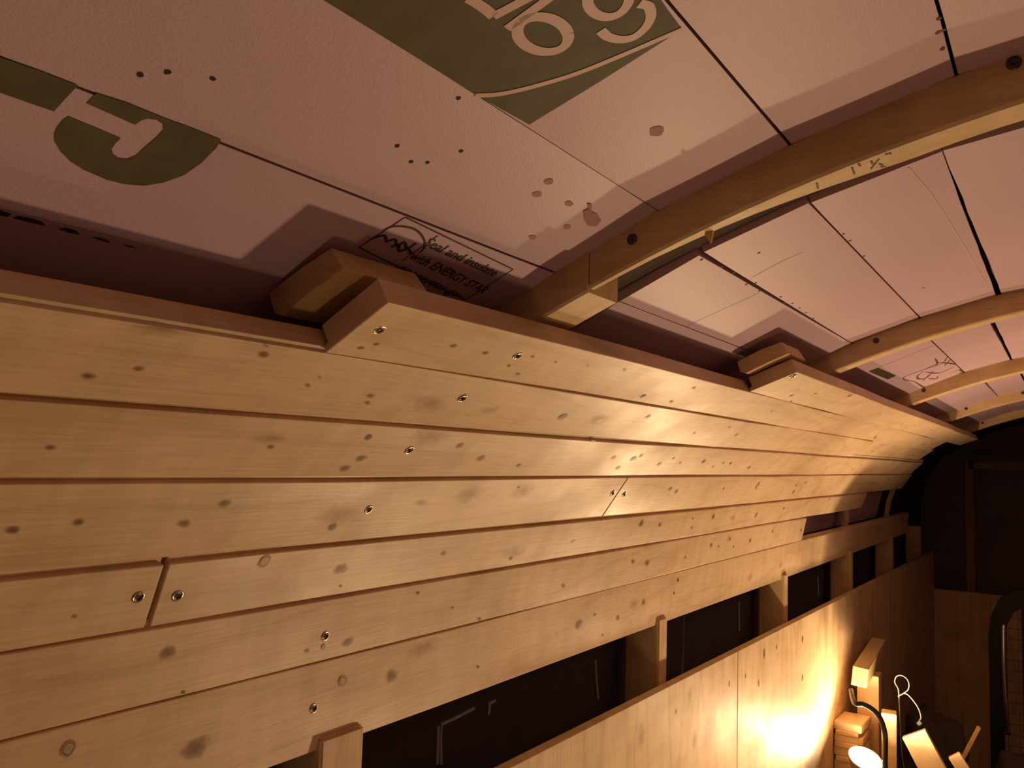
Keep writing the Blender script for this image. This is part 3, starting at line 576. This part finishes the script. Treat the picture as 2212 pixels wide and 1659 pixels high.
# lamp
lamp = bpy.data.objects.new('work_lamp', None); COL.objects.link(lamp); lamp.location = (LAMP_POS[0], LAMP_POS[1], LAMP_POS[2]+ZO)
tag(lamp, 'glaring clamp work lamp lying among the offcuts at the bottom right', 'lamp')
ax = Vector(LAMP_AXIS).normalized(); base = Vector(LAMP_POS)-ax*.052
M = facing(base, ax)
bm = bmesh.new(); lathe(bm, [(r_*.86, h_) for r_, h_ in [(.012, -.004), (.022, .004), (.036, .018), (.046, .038), (.049, .046), (.051, .0465), (.047, .037), (.038, .015), (.023, .001), (.012, -.008)]], M)
pc(link('reflector', bm, REFL, None, True), lamp)
bm = bmesh.new(); rg = lathe(bm, [(.0115, -.05), (.013, -.045), (.013, -.01), (.0145, -.008), (.0145, .008), (.012, .010)], M, 16); bm.faces.new(rg[0]); bm.faces.new(rg[-1]); pc(link('socket', bm, BLACK, None, True), lamp)
bulbm, n_, l_, p_ = newmat('glowing_bulb'); p_.inputs['Emission Color'].default_value = (1, .72, .42, 1); p_.inputs['Emission Strength'].default_value = 150
bm = bmesh.new(); rg = lathe(bm, [(.008, .010), (.012, .02), (.019, .032), (.020, .040), (.016, .050), (.008, .056), (.001, .057)], M, 20); pc(link('bulb', bm, bulbm, None, True), lamp)
L = bpy.data.lights.new('lamp_light', 'SPOT'); L.energy = LAMP_W; L.color = LAMP_COL; L.spot_size = math.radians(172); L.spot_blend = .35; L.shadow_soft_size = .022
lo = bpy.data.objects.new('lamp_light', L); COL.objects.link(lo); lo.matrix_world = Matrix.Translation((0, 0, ZO)) @ facing(Vector(LAMP_POS)+ax*.012, -ax)
pc(lo, lamp); lo.matrix_parent_inverse = Matrix.Translation(lamp.location).inverted()
sb = base-ax*.05
bm = bmesh.new(); tube(bm, smooth_path([tuple(sb), tuple(sb+Vector((.035, .02, -.002))), (-.385, 2.53, -.90), (-.37, 2.6, -.92), (-.35, 2.68, -.92)]), .004, 8); pc(link('cord', bm, BLACK, None, True), lamp)

def cable(name, label, pts, r, mat, cat='cable', grp=None):
    bm = bmesh.new(); tube(bm, smooth_path(pts), r, 8); o = link(name, bm, mat, None, True); tag(o, label, cat, grp); return o
cable('black_cable', 'thick black cable arching down from the stacked wood into the lamp glare', [(-.50, 2.42, -.60), (-.4669, 2.3, -.599), (-.4469, 2.3, -.5993), (-.4285, 2.3, -.6053), (-.414, 2.3, -.6158), (-.4032, 2.3, -.6326), (-.3962, 2.3, -.6575), (-.3946, 2.3, -.6835), (-.39, 2.27, -.74), (-.37, 2.22, -.80), (-.33, 2.2, -.918)], .0065, BLACK)
cable('loop_cable', 'thin pale cable curled in a hook above the lamp', [(-.395, 2.66, -.92), (-.405, 2.61, -.80), (-.4083, 2.6, -.69), (-.4100, 2.6, -.65), (-.412, 2.6, -.619), (-.4206, 2.6, -.6019), (-.4174, 2.6, -.5864), (-.4064, 2.6, -.5798), (-.3924, 2.6, -.5842), (-.3846, 2.6, -.5977), (-.3867, 2.6, -.615), (-.3988, 2.6, -.6277), (-.4128, 2.6, -.6388)], .0016, WHITEC)
tail = bpy.data.objects.new('plug_cable', None); COL.objects.link(tail); tail.location = (-.39, 2.6, ZO-.63)
tag(tail, 'thin white cable drooping to a small square plug right of the lamp', 'cable')
bm = bmesh.new(); tube(bm, smooth_path([(-.3988, 2.603, -.6277), (-.3869, 2.6, -.6298), (-.3713, 2.6, -.6459), (-.3597, 2.6, -.6647), (-.355, 2.6, -.6846), (-.3592, 2.6, -.6942)]), .0019, 8); pc(link('wire', bm, WHITEC, None, True), tail)
bm = bmesh.new(); box(bm, -.005, .005, -.004, .004, -.006, .006, .001, Matrix.Translation((-.3591, 2.6, -.7005)) @ Matrix.Rotation(.7, 4, 'Y')); pc(link('plug', bm, WHITEC), tail)

# ------------------------------------------------------------------ the dark far end
bm = bmesh.new(); box(bm, -.60, -.20, 4.6, 4.62, -1.62, -.585, .002); o = link('leaning_sheet', bm, PLY)
tag(o, 'dim plywood sheet standing upright at the dark far end', 'plywood sheet')
fr = bpy.data.objects.new('far_doorframe', None); COL.objects.link(fr); fr.location = (-.1, 4.66, 0)
tag(fr, 'barely visible dark wooden frame at the far end of the bus', 'frame')
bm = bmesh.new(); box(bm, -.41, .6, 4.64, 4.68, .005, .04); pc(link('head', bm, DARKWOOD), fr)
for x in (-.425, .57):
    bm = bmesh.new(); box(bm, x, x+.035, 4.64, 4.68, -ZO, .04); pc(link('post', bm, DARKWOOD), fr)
# rounded black frame with chrome strip and net
sc = bpy.data.objects.new('net_screen', None); COL.objects.link(sc); sc.location = (-.1, 3.6, 0)
tag(sc, 'black rounded frame with a bright metal strip and netting at the right edge', 'screen')
arc = [(-.262, -1.60), (-.262, -.60), (-.252, -.53), (-.225, -.47), (-.18, -.435), (-.12, -.425), (.1, -.425), (.15, -.435), (.195, -.47), (.22, -.53), (.23, -.60), (.23, -1.60)]
bm = bmesh.new()
def off2(pts, d):
    cxx, czz = -.016, -1.0
    return [(x+(d if x < cxx else -d), z-(d if z > -.58 else 0)) for x, z in pts]
inn = off2(arc, .045)
for k in range(len(arc)-1):
    a, b, c, d = arc[k], arc[k+1], inn[k+1], inn[k]
    hexa(bm, [(a[0], 3.6, a[1]), (b[0], 3.6, b[1]), (c[0], 3.6, c[1]), (d[0], 3.6, d[1]), (a[0], 3.64, a[1]), (b[0], 3.64, b[1]), (c[0], 3.64, c[1]), (d[0], 3.64, d[1])])
bmesh.ops.remove_doubles(bm, verts=bm.verts[:], dist=.0001)
pc(link('frame', bm, BLACK), sc)
bm = bmesh.new(); tube(bm, smooth_path([(-.213, 3.592, -.56), (-.214, 3.588, -.65), (-.213, 3.588, -.75), (-.209, 3.592, -.88), (-.205, 3.6, -.95)]), .0085, 8)
pc(link('metal_strip', bm, CHROME, None, True), sc)
bm = bmesh.new()
for k in range(11):
    x = -.205+k*.036; tube(bm, [(x, 3.62, -1.5), (x, 3.62, -.475)], .0012, 4)
for k in range(26):
    z = -.50-k*.038; tube(bm, [(-.215, 3.6215, z), (.182, 3.6215, z)], .0012, 4)
o = pc(link('netting', bm, MESHM), sc); o['kind'] = 'stuff'
# lumps of cloth and boards beyond the lamp
def lump(label, c, s, seed):
    bm = bmesh.new(); bmesh.ops.create_icosphere(bm, subdivisions=4, radius=1); r = random.Random(seed); ph = [r.uniform(0, 6) for _ in range(6)]
    for v in bm.verts:
        x, y, z = v.co; d = 1+.10*math.sin(5*x+ph[0]+3*z)+.08*math.sin(7*y+ph[1]+4*x)+.05*math.sin(13*z+ph[2])+.04*math.sin(17*x+ph[3]+9*y)
        v.co = Vector((x*d*s[0], y*d*s[1], max(-.6, z*d)*s[2]))+Vector(P(*c))
    o = link('cloth_bag', bm, CLOTH, None, True); tag(o, label, 'bag', 'soft bags in the dark'); return o
bm = bmesh.new(); box(bm, -.56, .25, 3.0, 3.56, -1.15, -1.13, .002)
o = bpy.data.objects.new('low_shelf', None); COL.objects.link(o); o.location = (-.2, 3.35, 0); tag(o, 'low dark shelf behind the bench holding the bags', 'shelf')
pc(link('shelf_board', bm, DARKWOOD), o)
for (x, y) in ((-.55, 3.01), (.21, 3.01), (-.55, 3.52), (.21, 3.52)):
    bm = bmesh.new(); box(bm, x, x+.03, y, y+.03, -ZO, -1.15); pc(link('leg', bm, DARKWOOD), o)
lump('dark rounded cloth bag behind the yellow leaning board', (-.42, 3.34, -1.017), (.11, .12, .17), 1)
lump('dark low cloth bag in the bottom right corner', (-.12, 3.34, -1.047), (.11, .11, .125), 5)
lump('dark cloth bag lying low between the other two bags', (-.24, 3.12, -1.06), (.10, .08, .10), 9)
